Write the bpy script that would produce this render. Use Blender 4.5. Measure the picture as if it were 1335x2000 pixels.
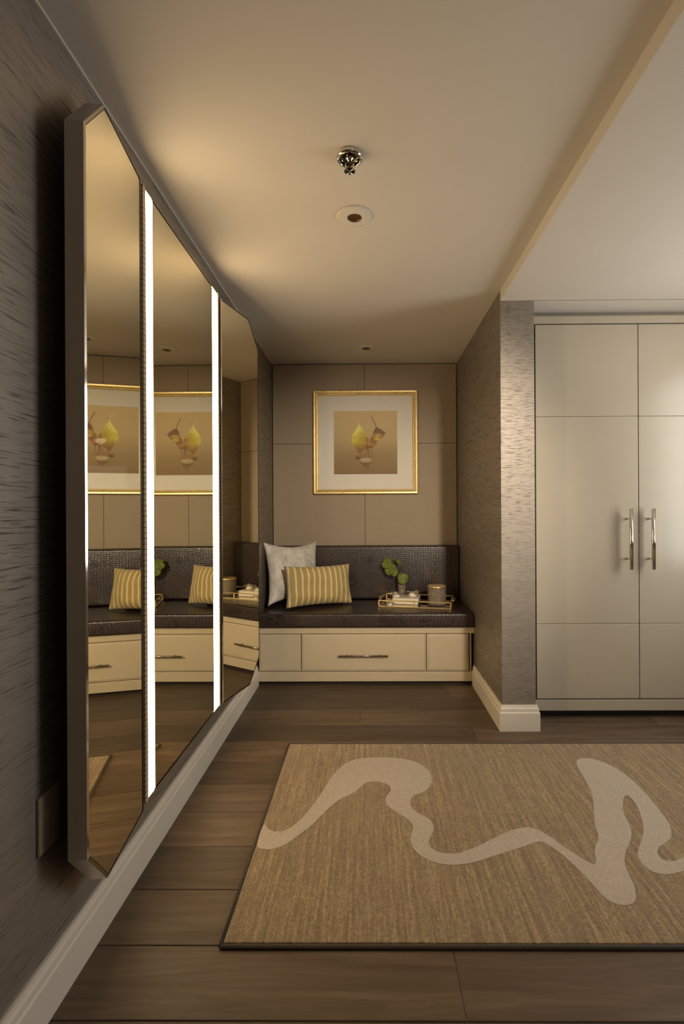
import bpy, bmesh, math, random
import numpy as np
from mathutils import Vector, Matrix

for o in list(bpy.data.objects):
    bpy.data.objects.remove(o, do_unlink=True)
scene = bpy.context.scene
COL = scene.collection
random.seed(7)
rng = np.random.default_rng(11)

# ------------------------------------------------------------------ camera
W_, H_, F_ = 1335.0, 2000.0, 954.5
cam_d = bpy.data.cameras.new('camera')
cam = bpy.data.objects.new('camera', cam_d)
COL.objects.link(cam)
cam_d.sensor_fit = 'HORIZONTAL'
cam_d.sensor_width = 36.0
cam_d.lens = F_ / W_ * 36.0
cam_d.shift_x = -42.6 / W_
cam_d.shift_y = -1.35 / W_
cam_d.clip_start = 0.02
cam.matrix_world = (Matrix.Translation((0, 0, 1.2)) @ Matrix.Rotation(0.0078, 4, 'Z')
                    @ Matrix.Rotation(math.pi / 2, 4, 'X') @ Matrix.Rotation(-0.005, 4, 'Z'))
scene.camera = cam

# ------------------------------------------------------------------ light
world = bpy.data.worlds.new('world')
scene.world = world
world.use_nodes = True
bg = world.node_tree.nodes['Background']
bg.inputs['Color'].default_value = (0.80, 0.90, 1.0, 1)
bg.inputs['Strength'].default_value = 1.0

# daylight coming in through the window in the wall on the right
WIN_Y0, WIN_Y1, WIN_Z0, WIN_Z1 = 1.52, 2.36, 0.75, 2.26
X_WIN = 2.36
al = bpy.data.lights.new('window_daylight', 'AREA')
al.shape = 'RECTANGLE'
al.size = WIN_Z1 - WIN_Z0
al.size_y = WIN_Y1 - WIN_Y0
al.energy = 23.0
al.color = (1.0, 0.95, 0.87)
alo = bpy.data.objects.new('window_daylight', al)
COL.objects.link(alo)
alo.matrix_world = (Matrix.Translation((X_WIN + 0.14, (WIN_Y0 + WIN_Y1) / 2, (WIN_Z0 + WIN_Z1) / 2))
                    @ Matrix.Rotation(math.pi / 2, 4, 'Y'))
# unseen window added behind the photographer for frontal fill light
BW_X0, BW_X1, BW_Z0, BW_Z1 = 1.05, 1.90, 0.30, 2.15
Y_FRONT = -2.30
al2 = bpy.data.lights.new('rear_fill_light', 'AREA')
al2.shape = 'RECTANGLE'
al2.size = BW_X1 - BW_X0
al2.size_y = BW_Z1 - BW_Z0
al2.energy = 6.0
al2.color = (1.0, 0.88, 0.74)
al2o = bpy.data.objects.new('rear_fill_light', al2)
COL.objects.link(al2o)
al2o.matrix_world = (Matrix.Translation(((BW_X0 + BW_X1) / 2, Y_FRONT - .14, (BW_Z0 + BW_Z1) / 2))
                     @ Matrix.Rotation(math.pi / 2, 4, 'X'))
LED_STRENGTH = 15.5
LED_COLOR = (1.0, 0.70, 0.37)

vs = scene.view_settings
vs.view_transform = 'Standard'
vs.look = 'None'
vs.gamma = 1.0
vs.use_curve_mapping = False
vs.exposure = 0.32

# ------------------------------------------------------------------ helpers
def link(name, me, m=None, parent=None, smooth=False):
    me.name = name
    o = bpy.data.objects.new(name, me)
    COL.objects.link(o)
    if m is not None and len(me.materials) == 0:
        me.materials.append(m)
    if smooth:
        me.polygons.foreach_set('use_smooth', [True] * len(me.polygons))
    if parent is not None:
        o.parent = parent
    return o

def from_bm(name, bm, m=None, parent=None, smooth=False):
    bmesh.ops.recalc_face_normals(bm, faces=bm.faces)
    me = bpy.data.meshes.new(name)
    bm.to_mesh(me)
    bm.free()
    return link(name, me, m, parent, smooth)

def empty(name, loc=(0, 0, 0), rz=0.0):
    o = bpy.data.objects.new(name, None)
    COL.objects.link(o)
    o.location = loc
    o.rotation_euler = (0, 0, rz)
    o.empty_display_size = 0.05
    return o

def tag(o, label, cat, group=None):
    o['label'] = label
    o['category'] = cat
    if group:
        o['group'] = group
    return o

def struct(o):
    o['kind'] = 'structure'
    return o

def add_box(bm, x0, x1, y0, y1, z0, z1, bev=0.0, seg=2):
    r = bmesh.ops.create_cube(bm, size=1.0)
    vs_ = r['verts']
    for v in vs_:
        v.co = Vector((x0 + (v.co.x + .5) * (x1 - x0), y0 + (v.co.y + .5) * (y1 - y0), z0 + (v.co.z + .5) * (z1 - z0)))
    if bev > 0:
        es = list({e for v in vs_ for e in v.link_edges})
        bmesh.ops.bevel(bm, geom=es, offset=bev, segments=seg, profile=0.5, affect='EDGES')

def box(name, x0, x1, y0, y1, z0, z1, m, parent=None, bev=0.0, seg=2, smooth=False):
    bm = bmesh.new()
    add_box(bm, x0, x1, y0, y1, z0, z1, bev, seg)
    return from_bm(name, bm, m, parent, smooth)

def add_tube(bm, pts, r, n=10, cap=True):
    pts = [Vector(p) for p in pts]
    rs = r if isinstance(r, (list, tuple)) else [r] * len(pts)
    rings = []
    prev = None
    for i, p in enumerate(pts):
        t = (pts[min(i + 1, len(pts) - 1)] - pts[max(i - 1, 0)]).normalized()
        if prev is None:
            a = Vector((0, 0, 1)) if abs(t.z) < .9 else Vector((1, 0, 0))
            u = t.cross(a).normalized()
        else:
            u = (prev - t * prev.dot(t)).normalized()
        prev = u
        w = t.cross(u)
        rings.append([bm.verts.new(p + (u * math.cos(2 * math.pi * k / n) + w * math.sin(2 * math.pi * k / n)) * rs[i]) for k in range(n)])
    for a, b in zip(rings, rings[1:]):
        for k in range(n):
            bm.faces.new((a[k], a[(k + 1) % n], b[(k + 1) % n], b[k]))
    if cap:
        bm.faces.new(rings[0][::-1])
        bm.faces.new(rings[-1])

def add_lathe(bm, prof, c=(0, 0, 0), n=32, close=False):
    c = Vector(c)
    rings = []
    for r, z in prof:
        if r < 1e-6:
            rings.append([bm.verts.new(c + Vector((0, 0, z)))])
        else:
            rings.append([bm.verts.new(c + Vector((r * math.cos(2 * math.pi * k / n), r * math.sin(2 * math.pi * k / n), z))) for k in range(n)])
    pairs = list(zip(rings, rings[1:]))
    if close:
        pairs.append((rings[-1], rings[0]))
    for a, b in pairs:
        for k in range(n):
            k2 = (k + 1) % n
            if len(a) == 1 and len(b) == 1:
                continue
            if len(a) == 1:
                bm.faces.new((a[0], b[k2], b[k]))
            elif len(b) == 1:
                bm.faces.new((a[k], a[k2], b[0]))
            else:
                bm.faces.new((a[k], a[k2], b[k2], b[k]))

def lathe(name, prof, c, m, parent=None, n=32, close=False, smooth=True):
    bm = bmesh.new()
    add_lathe(bm, prof, c, n, close)
    return from_bm(name, bm, m, parent, smooth)

def add_sweep(bm, prof, path, side=1):
    """sweep an (offset, z) profile along a floor path with mitred corners"""
    P = [Vector((p[0], p[1], 0)) for p in path]
    rows = []
    for i, p in enumerate(P):
        ds = []
        if i > 0:
            ds.append((P[i] - P[i - 1]).normalized())
        if i < len(P) - 1:
            ds.append((P[i + 1] - P[i]).normalized())
        ns = [Vector((d.y, -d.x, 0)) * side for d in ds]
        nn = sum(ns, Vector()).normalized()
        k = 1.0 / max(.2, nn.dot(ns[0]))
        rows.append([bm.verts.new(p + nn * k * a + Vector((0, 0, z))) for a, z in prof])
    m_ = len(prof)
    for a, b in zip(rows, rows[1:]):
        for k in range(m_):
            bm.faces.new((a[k], a[(k + 1) % m_], b[(k + 1) % m_], b[k]))
    bm.faces.new(rows[0][::-1])
    bm.faces.new(rows[-1])

# ------------------------------------------------------------------ materials
def s2l(c):
    return tuple(((x / 255.0) / 12.92 if x / 255.0 <= .04045 else ((x / 255.0 + .055) / 1.055) ** 2.4) for x in c)

class NT:
    def __init__(s, name):
        s.m = bpy.data.materials.new(name)
        s.m.use_nodes = True
        s.t = s.m.node_tree
        s.b = s.t.nodes['Principled BSDF']
    def n(s, typ, **kw):
        nd = s.t.nodes.new(typ)
        for k, v in kw.items():
            if k.startswith('i_'):
                nd.inputs[k[2:].replace('_', ' ')].default_value = v
            else:
                setattr(nd, k, v)
        return nd
    def l(s, a, b):
        s.t.links.new(a, b)
    def coords(s, scale, kind='Object', rot=(0, 0, 0)):
        tc = s.n('ShaderNodeTexCoord')
        mp = s.n('ShaderNodeMapping')
        mp.inputs['Scale'].default_value = scale
        mp.inputs['Rotation'].default_value = rot
        s.l(tc.outputs[kind], mp.inputs['Vector'])
        return mp.outputs['Vector']
    def noise(s, vec, scale=1.0, detail=3.0, rough=.5, dist=0.0):
        nd = s.n('ShaderNodeTexNoise')
        nd.inputs['Scale'].default_value = scale
        nd.inputs['Detail'].default_value = detail
        nd.inputs['Roughness'].default_value = rough
        nd.inputs['Distortion'].default_value = dist
        s.l(vec, nd.inputs['Vector'])
        return nd.outputs['Fac']
    def ramp(s, fac, stops, interp='LINEAR'):
        nd = s.n('ShaderNodeValToRGB')
        cr = nd.color_ramp
        cr.interpolation = interp
        while len(cr.elements) < len(stops):
            cr.elements.new(.5)
        for e, (p, c) in zip(cr.elements, stops):
            e.position = p
            e.color = (*c, 1) if len(c) == 3 else c
        s.l(fac, nd.inputs['Fac'])
        return nd.outputs['Color']
    def mix(s, fac, a, b, mode='MIX'):
        nd = s.n('ShaderNodeMix', data_type='RGBA', blend_type=mode)
        for sock, v in ((nd.inputs[0], fac), (nd.inputs[6], a), (nd.inputs[7], b)):
            if isinstance(v, (int, float)):
                sock.default_value = v
            elif isinstance(v, tuple):
                sock.default_value = (*v, 1) if len(v) == 3 else v
            else:
                s.l(v, sock)
        return nd.outputs[2]
    def math(s, op, a, b=None):
        nd = s.n('ShaderNodeMath', operation=op)
        for i, v in enumerate((a, b)):
            if v is None:
                continue
            if isinstance(v, (int, float)):
                nd.inputs[i].default_value = v
            else:
                s.l(v, nd.inputs[i])
        return nd.outputs[0]
    def bump(s, h, strength=.3, dist=.002):
        nd = s.n('ShaderNodeBump')
        nd.inputs['Strength'].default_value = strength
        nd.inputs['Distance'].default_value = dist
        s.l(h, nd.inputs['Height'])
        s.l(nd.outputs['Normal'], s.b.inputs['Normal'])
    def color(s, c):
        if isinstance(c, tuple):
            s.b.inputs['Base Color'].default_value = (*c, 1)
        else:
            s.l(c, s.b.inputs['Base Color'])
    def set(s, **kw):
        for k, v in kw.items():
            s.b.inputs[k.replace('_', ' ')].default_value = v

def plain(name, c, rough=.5, metal=0.0, noise=.04, scale=30.0, bump=0.0, spec=.5):
    t = NT(name)
    f = t.noise(t.coords((scale,) * 3), 1.0, 3.0)
    lo = tuple(max(0, x * (1 - noise)) for x in c)
    hi = tuple(min(1, x * (1 + noise)) for x in c)
    t.color(t.ramp(f, [(.3, lo), (.7, hi)]))
    t.set(Roughness=rough, Metallic=metal)
    t.b.inputs['Specular IOR Level'].default_value = spec
    if bump:
        t.bump(f, bump, .001)
    return t.m

def wallpaper(name):
    t = NT(name)
    a = t.noise(t.coords((20.0, 12.0, 340.0)), 1.0, 2.0, .5)
    b = t.noise(t.coords((60.0, 60.0, 900.0)), 1.0, 2.0, .5)
    c = t.noise(t.coords((2.0, 2.0, 25.0)), 1.0, 2.0, .5)
    dark = t.ramp(a, [(.28, (.0, .0, .0)), (.46, (1, 1, 1))])
    base = t.mix(b, (.33, .295, .26), (.47, .425, .375))
    base = t.mix(t.math('MULTIPLY', c, .5), base, (.22, .185, .15))
    t.color(t.mix(dark, (.13, .108, .088), base))
    t.set(Metallic=.72)
    t.l(t.ramp(dark, [(0, (.75, .75, .75)), (1, (.52, .52, .52))]), t.b.inputs['Roughness'])
    t.b.inputs['Specular IOR Level'].default_value = .6
    t.bump(t.math('ADD', t.math('MULTIPLY', dark, .9), t.math('MULTIPLY', b, .35)), .28, .0012)
    return t.m

def wood_floor():
    t = NT('oak_floor')
    oi = t.n('ShaderNodeObjectInfo')
    tc = t.n('ShaderNodeTexCoord')
    ad = t.n('ShaderNodeVectorMath', operation='ADD')
    t.l(tc.outputs['Object'], ad.inputs[0])
    mul = t.n('ShaderNodeVectorMath', operation='SCALE')
    t.l(oi.outputs['Location'], mul.inputs[0])
    mul.inputs['Scale'].default_value = 3.7
    t.l(mul.outputs[0], ad.inputs[1])
    def mp(sc):
        m_ = t.n('ShaderNodeMapping')
        m_.inputs['Scale'].default_value = sc
        t.l(ad.outputs[0], m_.inputs['Vector'])
        return m_.outputs['Vector']
    g1 = t.noise(mp((2.2, 24.0, 4.0)), 1.0, 6.0, .6, .6)
    g2 = t.noise(mp((10.0, 190.0, 10.0)), 1.0, 3.0, .6)
    g3 = t.noise(mp((1.0, 3.0, 1.0)), 1.0, 2.0)
    col = t.ramp(g1, [(.25, (.062, .043, .027)), (.5, (.140, .100, .064)), (.75, (.235, .176, .116))])
    col = t.mix(t.math('MULTIPLY', g2, .55), col, (.10, .064, .038))
    col = t.mix(t.math('MULTIPLY', g3, .35), col, (.150, .110, .074))
    rv = t.ramp(oi.outputs['Random'], [(0, (.62, .62, .62)), (1, (1.22, 1.17, 1.10))])
    col = t.mix(1.0, col, rv, 'MULTIPLY')
    t.color(col)
    t.l(t.ramp(g2, [(.2, (.42, .42, .42)), (.8, (.56, .56, .56))]), t.b.inputs['Roughness'])
    t.b.inputs['Specular IOR Level'].default_value = .4
    t.bump(t.math('ADD', g2, t.math('MULTIPLY', g1, .6)), .22, .001)
    return t.m

def croc():
    t = NT('crocodile_leather')
    tc = t.n('ShaderNodeTexCoord')
    wob = t.n('ShaderNodeTexNoise')
    wob.inputs['Scale'].default_value = 6.0
    t.l(tc.outputs['Object'], wob.inputs['Vector'])
    ad = t.n('ShaderNodeVectorMath', operation='MULTIPLY_ADD')
    t.l(wob.outputs['Color'], ad.inputs[0])
    ad.inputs[1].default_value = (.03, .03, .03)
    t.l(tc.outputs['Object'], ad.inputs[2])
    mp = t.n('ShaderNodeMapping')
    mp.inputs['Scale'].default_value = (46.0, 46.0, 70.0)
    t.l(ad.outputs[0], mp.inputs['Vector'])
    vo = t.n('ShaderNodeTexVoronoi', feature='DISTANCE_TO_EDGE')
    vo.inputs['Randomness'].default_value = .45
    vo.inputs['Scale'].default_value = 1.0
    t.l(mp.outputs['Vector'], vo.inputs['Vector'])
    h = t.ramp(vo.outputs['Distance'], [(.02, (0, 0, 0)), (.22, (1, 1, 1))])
    f = t.noise(t.coords((9, 9, 9)), 1.0, 2.0)
    base = t.mix(f, (.040, .026, .024), (.066, .044, .040))
    t.color(t.mix(h, (.016, .010, .009), base))
    t.set(Roughness=.32)
    t.b.inputs['Specular IOR Level'].default_value = .6
    t.bump(h, .24, .002)
    return t.m

def brushed(name, c, rough=.3):
    t = NT(name)
    f = t.noise(t.coords((400, 400, 3)), 1.0, 2.0)
    t.color(t.mix(f, tuple(x * .88 for x in c), c))
    t.set(Metallic=1.0, Roughness=rough)
    return t.m

def mirror_mat():
    t = NT('bronze_mirror')
    f = t.noise(t.coords((2, 2, 2)), 1.0, 1.0)
    t.color(t.mix(f, (.965, .92, .73), (.98, .935, .75)))
    t.set(Metallic=1.0, Roughness=0.0)
    return t.m

def glass_mat(name, tint=(1, 1, 1), gl=.06, rough=0.0, k=1.0):
    t = NT(name)
    tr = t.n('ShaderNodeBsdfTransparent')
    tr.inputs['Color'].default_value = (*tint, 1)
    g = t.n('ShaderNodeBsdfGlossy')
    g.inputs['Roughness'].default_value = rough
    lw = t.n('ShaderNodeLayerWeight')
    lw.inputs['Blend'].default_value = .5
    f = t.math('MULTIPLY', t.math('ADD', t.math('MULTIPLY', t.math('POWER', lw.outputs['Facing'], 5.0), .9), gl * .4), k)
    mx = t.n('ShaderNodeMixShader')
    t.l(f, mx.inputs[0])
    t.l(tr.outputs[0], mx.inputs[1])
    t.l(g.outputs[0], mx.inputs[2])
    t.l(mx.outputs[0], t.t.nodes['Material Output'].inputs['Surface'])
    return t.m

def cloudy_glass():
    t = NT('cloudy_glass')
    tr = t.n('ShaderNodeBsdfTransparent')
    tr.inputs['Color'].default_value = (.86, .82, .76, 1)
    f = t.noise(t.coords((30, 30, 30)), 1.0, 3.0)
    t.color(t.ramp(f, [(.3, (.30, .26, .215)), (.7, (.42, .37, .31))]))
    t.set(Roughness=.12)
    mx = t.n('ShaderNodeMixShader')
    mx.inputs[0].default_value = .45
    t.l(tr.outputs[0], mx.inputs[1])
    t.l(t.b.outputs[0], mx.inputs[2])
    t.l(mx.outputs[0], t.t.nodes['Material Output'].inputs['Surface'])
    return t.m

def led_mat():
    t = NT('led_diffuser')
    t.color((.8, .78, .72))
    t.b.inputs['Emission Color'].default_value = (*LED_COLOR, 1)
    t.b.inputs['Emission Strength'].default_value = LED_STRENGTH
    t.set(Roughness=.6)
    return t.m

def led_trim_mat():
    t = NT('segmented_trim')
    tc = t.n('ShaderNodeTexCoord')
    sp = t.n('ShaderNodeSeparateXYZ')
    t.l(tc.outputs['Object'], sp.inputs[0])
    fr = t.math('FRACT', t.math('MULTIPLY', sp.outputs['Z'], 55.0))
    k = t.math('GREATER_THAN', fr, .14)
    t.color(t.mix(k, (.14, .10, .06), (.60, .50, .37)))
    t.set(Metallic=.15, Roughness=.4)
    return t.m

def rug_mat(name, cols, streak=True):
    t = NT(name)
    fz = t.noise(t.coords((260, 260, 40)), 1.0, 3.0, .7)
    blot = t.noise(t.coords((3, 2, 1)), 1.0, 3.0)
    if streak:
        st = t.noise(t.coords((70, 2.2, 1)), 1.0, 3.0, .65)
        st2 = t.noise(t.coords((190, 14, 1)), 1.0, 2.0, .6)
        k = t.math('ADD', t.math('ADD', t.math('MULTIPLY', st, .42), t.math('MULTIPLY', st2, .22)), t.math('MULTIPLY', t.noise(t.coords((150, 90, 40)), 1.0, 3.0, .7), .36))
        col = t.ramp(k, [(.38, cols[0]), (.49, cols[1]), (.61, cols[2])])
        col = t.mix(t.math('MULTIPLY', t.ramp(blot, [(.35, (0, 0, 0)), (.7, (1, 1, 1))]), .35), col, cols[3])
    else:
        col = t.ramp(blot, [(.3, cols[0]), (.7, cols[1])])
    col = t.mix(t.ramp(fz, [(.35, (1, 1, 1)), (.6, (0, 0, 0))]), col, t.mix(1.0, col, (.66, .64, .60), 'MULTIPLY'))
    t.color(col)
    t.set(Roughness=.95)
    t.b.inputs['Specular IOR Level'].default_value = .1
    t.b.inputs['Sheen Weight'].default_value = .25
    t.bump(fz, .9, .004)
    return t.m

def stripe_fabric():
    t = NT('striped_fabric')
    tc = t.n('ShaderNodeTexCoord')
    sp = t.n('ShaderNodeSeparateXYZ')
    t.l(tc.outputs['Object'], sp.inputs[0])
    fr = t.math('FRACT', t.math('MULTIPLY', t.math('ADD', sp.outputs['X'], 1.0), 23.0))
    d = t.math('ABSOLUTE', t.math('SUBTRACT', fr, .5))
    k = t.ramp(d, [(.10, (1, 1, 1)), (.17, (0, 0, 0))])
    wv = t.noise(t.coords((500, 500, 500)), 1.0, 2.0)
    base = t.mix(wv, (.38, .275, .095), (.52, .385, .145))
    t.color(t.mix(k, base, (.78, .67, .41)))
    t.set(Roughness=.85)
    t.b.inputs['Sheen Weight'].default_value = .2
    t.bump(wv, .3, .001)
    return t.m

def velvet():
    t = NT('crushed_velvet')
    f = t.noise(t.coords((16, 16, 10)), 1.0, 4.0, .6, 1.2)
    g = t.noise(t.coords((60, 60, 90)), 1.0, 3.0, .6)
    k = t.math('ADD', t.math('MULTIPLY', f, .7), t.math('MULTIPLY', g, .3))
    t.color(t.ramp(k, [(.36, (.46, .44, .41)), (.5, (.64, .615, .575)), (.64, (.80, .775, .73))]))
    t.set(Roughness=.7)
    t.b.inputs['Sheen Weight'].default_value = .4
    t.bump(k, .3, .003)
    return t.m

def gold_leaf(name='gold_leaf', rough=.38):
    t = NT(name)
    f = t.noise(t.coords((40, 40, 40)), 1.0, 4.0, .6)
    t.color(t.ramp(f, [(.3, (.74, .54, .21)), (.7, (.94, .74, .36))]))
    t.set(Metallic=.65, Roughness=rough)
    t.bump(f, .12, .001)
    return t.m

M = {}
M['wallpaper'] = wallpaper('silk_wallpaper')
M['ceiling'] = plain('ceiling_paint', (.64, .605, .55), .8, noise=.012, scale=4)
M['plaster'] = plain('plaster_paint', (.30, .26, .22), .8, noise=.02, scale=4)
M['trim'] = plain('trim_paint', (.78, .725, .63), .38, noise=.02, scale=6)
M['panel'] = plain('panel_fabric', (.34, .275, .20), .62, noise=.07, scale=200, bump=.15)
M['joint'] = plain('dark_joint', (.02, .016, .013), .8)
M['floor'] = wood_floor()
M['cabinet'] = plain('cabinet_lacquer', (.49, .43, .335), .24, noise=.015, scale=8)
M['bench'] = plain('bench_lacquer', (.56, .48, .35), .42, noise=.02, scale=10)
M['groove'] = plain('groove_shade', (.15, .12, .09), .6)  # recess shade painted into the colour of door grooves and side gap
M['seam'] = plain('floor_seam_filler', (.30, .22, .14), .6)
M['croc'] = croc()
M['mirror'] = mirror_mat()
M['frame'] = brushed('brushed_nickel', (.62, .56, .49), .38)
M['lip'] = brushed('bronze_lip', (.50, .42, .31), .2)
M['black'] = plain('black_gasket', (.012, .010, .009), .6)
M['led'] = led_mat()
M['ledtrim'] = led_trim_mat()
M['chrome'] = plain('polished_nickel', (.72, .68, .62), .07, metal=1.0, noise=.01)
M['satin'] = plain('satin_bronze_metal', (.34, .30, .25), .25, metal=1.0, noise=.02)
M['cup'] = plain('dark_chrome', (.16, .14, .12), .15, metal=1.0, noise=.02)
M['gold'] = gold_leaf()
M['brass'] = plain('polished_brass', (.88, .66, .32), .32, metal=.8, noise=.02)
M['mat'] = plain('mat_board', (.80, .77, .71), .8, noise=.01)
M['glass'] = glass_mat('clear_glass')
M['smoke'] = cloudy_glass()
M['artglass'] = glass_mat('low_reflection_glass', k=.3)
M['velvet'] = velvet()
M['stripe'] = stripe_fabric()
M['rug'] = rug_mat('rug_pile', [(.22, .155, .085), (.36, .262, .148), (.60, .455, .255), (.32, .25, .17)])
M['rugband'] = rug_mat('rug_band_pile', [(.60, .52, .43), (.66, .575, .475)], False)
M['binding'] = plain('rug_binding', (.075, .062, .05), .85, noise=.2, scale=200, bump=.3)
M['leaf'] = plain('leaf_green', (.30, .38, .085), .5, noise=.25, scale=60)
M['stem'] = plain('stem_brown', (.10, .075, .03), .6)
M['shell'] = plain('shell_white', (.80, .74, .64), .5, noise=.06, scale=80)
M['page'] = plain('book_pages', (.78, .72, .60), .7, noise=.08, scale=300)
M['cover'] = plain('book_cover_cream', (.66, .60, .48), .5)
M['covergold'] = plain('book_cover_gold', (.50, .35, .10), .45)
M['dark'] = plain('dark_cloth', (.03, .022, .018), .6)
M['plate'] = plain('outlet_plate', (.30, .25, .20), .4)
M['baffle'] = plain('bronze_baffle', (.13, .060, .022), .35, metal=.5, noise=.1)
M['wax'] = plain('candle_wax', (.34, .31, .25), .6)

# ------------------------------------------------------------------ the room
XL, XR, XP = -0.774, 0.730, 0.9135
YB, YP, YFRONT = 4.00, 2.678, Y_FRONT
ZC, ZS = 2.405, 2.348
Y_CL = 3.45

# floor: subfloor with one board each
fl = box('floor', XL - .1, X_WIN + .1, YFRONT - .1, YB + .1, -.06, -.004, M['seam'])
struct(fl)
PW = .20
y = 2.55 - PW * 25
row = 0
joints = {0: (.57, 1.9), 1: (-.05, 1.62), -1: (.30, 1.70)}
proto = {}
while y < YB + .05:
    k = round((y - 2.55) / PW)
    xs = [XL - .02]
    if k in joints:
        xs += list(joints[k])
    else:
        x = XL + random.uniform(.5, 1.7)
        while x < X_WIN - .2:
            xs.append(x)
            x += random.uniform(1.3, 1.9)
    xs.append(X_WIN + .02)
    for x0, x1 in zip(xs, xs[1:]):
        ln = round(x1 - x0, 3)
        bm = bmesh.new()
        add_box(bm, 0.0009, ln - .0009, .0009, PW - .0009, -.016, 0, .0020, 1)
        o = from_bm('plank', bm, M['floor'], fl)
        o.location = (x0, y, 0)
    y += PW

# walls
struct(box('wall_left', XL - .1, XL, YFRONT - .1, YB + .1, 0, ZC, M['wallpaper']))
wb = struct(box('wall_back', XL, XR, YB, YB + .1, 0, ZC, M['joint']))
xs_ = [XL + .004, -.020, XR - .004]
zs_ = [.55, 1.752, ZC - .006]
for i in range(2):
    for j in range(2):
        box('panel', xs_[i] + .0012, xs_[i + 1] - .0012, YB - .018, YB + .002, zs_[j] + .0012, zs_[j + 1] - .0012, M['panel'], wb, .0015, 1)
struct(box('wall_right', XR, XP, YP, YB + .1, 0, ZC, M['wallpaper']))
struct(box('wall_closet', XP, X_WIN, Y_CL, Y_CL + .1, 0, ZC, M['plaster']))
bm = bmesh.new()
add_box(bm, XL - .1, BW_X0, YFRONT - .12, YFRONT, 0, ZC)
add_box(bm, BW_X1, X_WIN + .1, YFRONT - .12, YFRONT, 0, ZC)
add_box(bm, BW_X0, BW_X1, YFRONT - .12, YFRONT, 0, BW_Z0)
add_box(bm, BW_X0, BW_X1, YFRONT - .12, YFRONT, BW_Z1, ZC)
struct(from_bm('wall_front', bm, M['plaster']))
struct(box('added_partition', XL, .70, -.47, -.35, 0, ZC, M['wallpaper']))  # unseen partition added to keep rear light off the left foreground
w2 = struct(empty('added_window_2', ((BW_X0 + BW_X1) / 2, YFRONT, BW_Z0)))  # added opening that the rear fill light shines through
hw2, hz2 = (BW_X1 - BW_X0) / 2, BW_Z1 - BW_Z0
for x0, x1, z0, z1 in ((-hw2, -hw2 + .045, 0, hz2), (hw2 - .045, hw2, 0, hz2), (-hw2 + .045, hw2 - .045, 0, .045), (-hw2 + .045, hw2 - .045, hz2 - .045, hz2)):
    box('window_frame', x0, x1, -.09, -.05, z0, z1, M['trim'], w2, .003, 1)
box('window_pane', -hw2 + .045, hw2 - .045, -.07, -.066, .045, hz2 - .045, M['glass'], w2)
bm = bmesh.new()
add_box(bm, X_WIN, X_WIN + .12, YFRONT, WIN_Y0, 0, ZC)
add_box(bm, X_WIN, X_WIN + .12, WIN_Y1, Y_CL, 0, ZC)
add_box(bm, X_WIN, X_WIN + .12, WIN_Y0, WIN_Y1, 0, WIN_Z0)
add_box(bm, X_WIN, X_WIN + .12, WIN_Y0, WIN_Y1, WIN_Z1, ZC)
struct(from_bm('wall_window', bm, M['plaster']))
wn = struct(empty('window_1', (X_WIN, (WIN_Y0 + WIN_Y1) / 2, WIN_Z0)))
cy_, hz_ = (WIN_Y0 + WIN_Y1) / 2, WIN_Z1 - WIN_Z0
hw = (WIN_Y1 - WIN_Y0) / 2
for y0, y1, z0, z1 in ((-hw, -hw + .045, 0, hz_), (hw - .045, hw, 0, hz_), (-hw + .045, hw - .045, 0, .045), (-hw + .045, hw - .045, hz_ - .045, hz_)):
    box('window_frame', .05, .09, y0, y1, z0, z1, M['trim'], wn, .003, 1)
box('window_pane', .066, .070, -hw + .045, hw - .045, .045, hz_ - .045, M['glass'], wn)

ce = struct(box('ceiling', XL - .1, XR, YFRONT - .1, YB + .1, ZC, ZC + .1, M['ceiling']))
bm = bmesh.new()
add_box(bm, XR, X_WIN + .1, YFRONT - .1, YP + .004, ZS, ZC + .1)
add_box(bm, XP - .01, X_WIN + .1, YP, Y_CL + .1, ZS, ZC + .1)
so = from_bm('soffit', bm, M['ceiling'], ce)
struct(box('trim_1', XL, XL + .004, YFRONT, 3.99, ZC - .004, ZC, M['trim']))

BB = [(0, 0), (.018, 0), (.018, .098), (.014, .104), (.0135, .120), (.009, .127), (.007, .138), (0, .138)]
bm = bmesh.new()
add_sweep(bm, BB, [(XL, YFRONT), (XL, 3.37)], 1)
struct(from_bm('baseboard_left', bm, M['trim']))
bm = bmesh.new()
add_sweep(bm, BB, [(XR, 3.37), (XR, YP), (XP, YP), (XP, YP + .10)], 1)
struct(from_bm('baseboard_right', bm, M['trim']))

# ------------------------------------------------------------------ tri-fold mirror
mir = empty('trifold_mirror', (-.74, 2.0, .24))
tag(mir, 'tall three-panel bronze-tinted mirror with two lit strips on the left wall', 'mirror')
mir_off = Vector((.74, -2.0, -.24))

class Panel:
    def __init__(s, O, w, n):
        s.O, s.w, s.n = Vector((O[0], O[1], 0)), Vector((w[0], w[1], 0)).normalized(), Vector((n[0], n[1], 0)).normalized()
    def p(s, u, z, d):
        return s.O + s.w * u + s.n * d + Vector((0, 0, z))

def inset(poly, t):
    P = [Vector((a, b, 0)) for a, b in poly]
    area = sum(P[i].x * P[(i + 1) % len(P)].y - P[(i + 1) % len(P)].x * P[i].y for i in range(len(P)))
    sg = 1 if area > 0 else -1
    out = []
    for i in range(len(P)):
        d1 = (P[i] - P[i - 1]).normalized()
        d2 = (P[(i + 1) % len(P)] - P[i]).normalized()
        n1, n2 = Vector((-d1.y, d1.x, 0)) * sg, Vector((-d2.y, d2.x, 0)) * sg
        nn = (n1 + n2).normalized()
        q = P[i] + nn * (t / max(.2, nn.dot(n1)))
        out.append((q.x, q.y))
    return out

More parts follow.
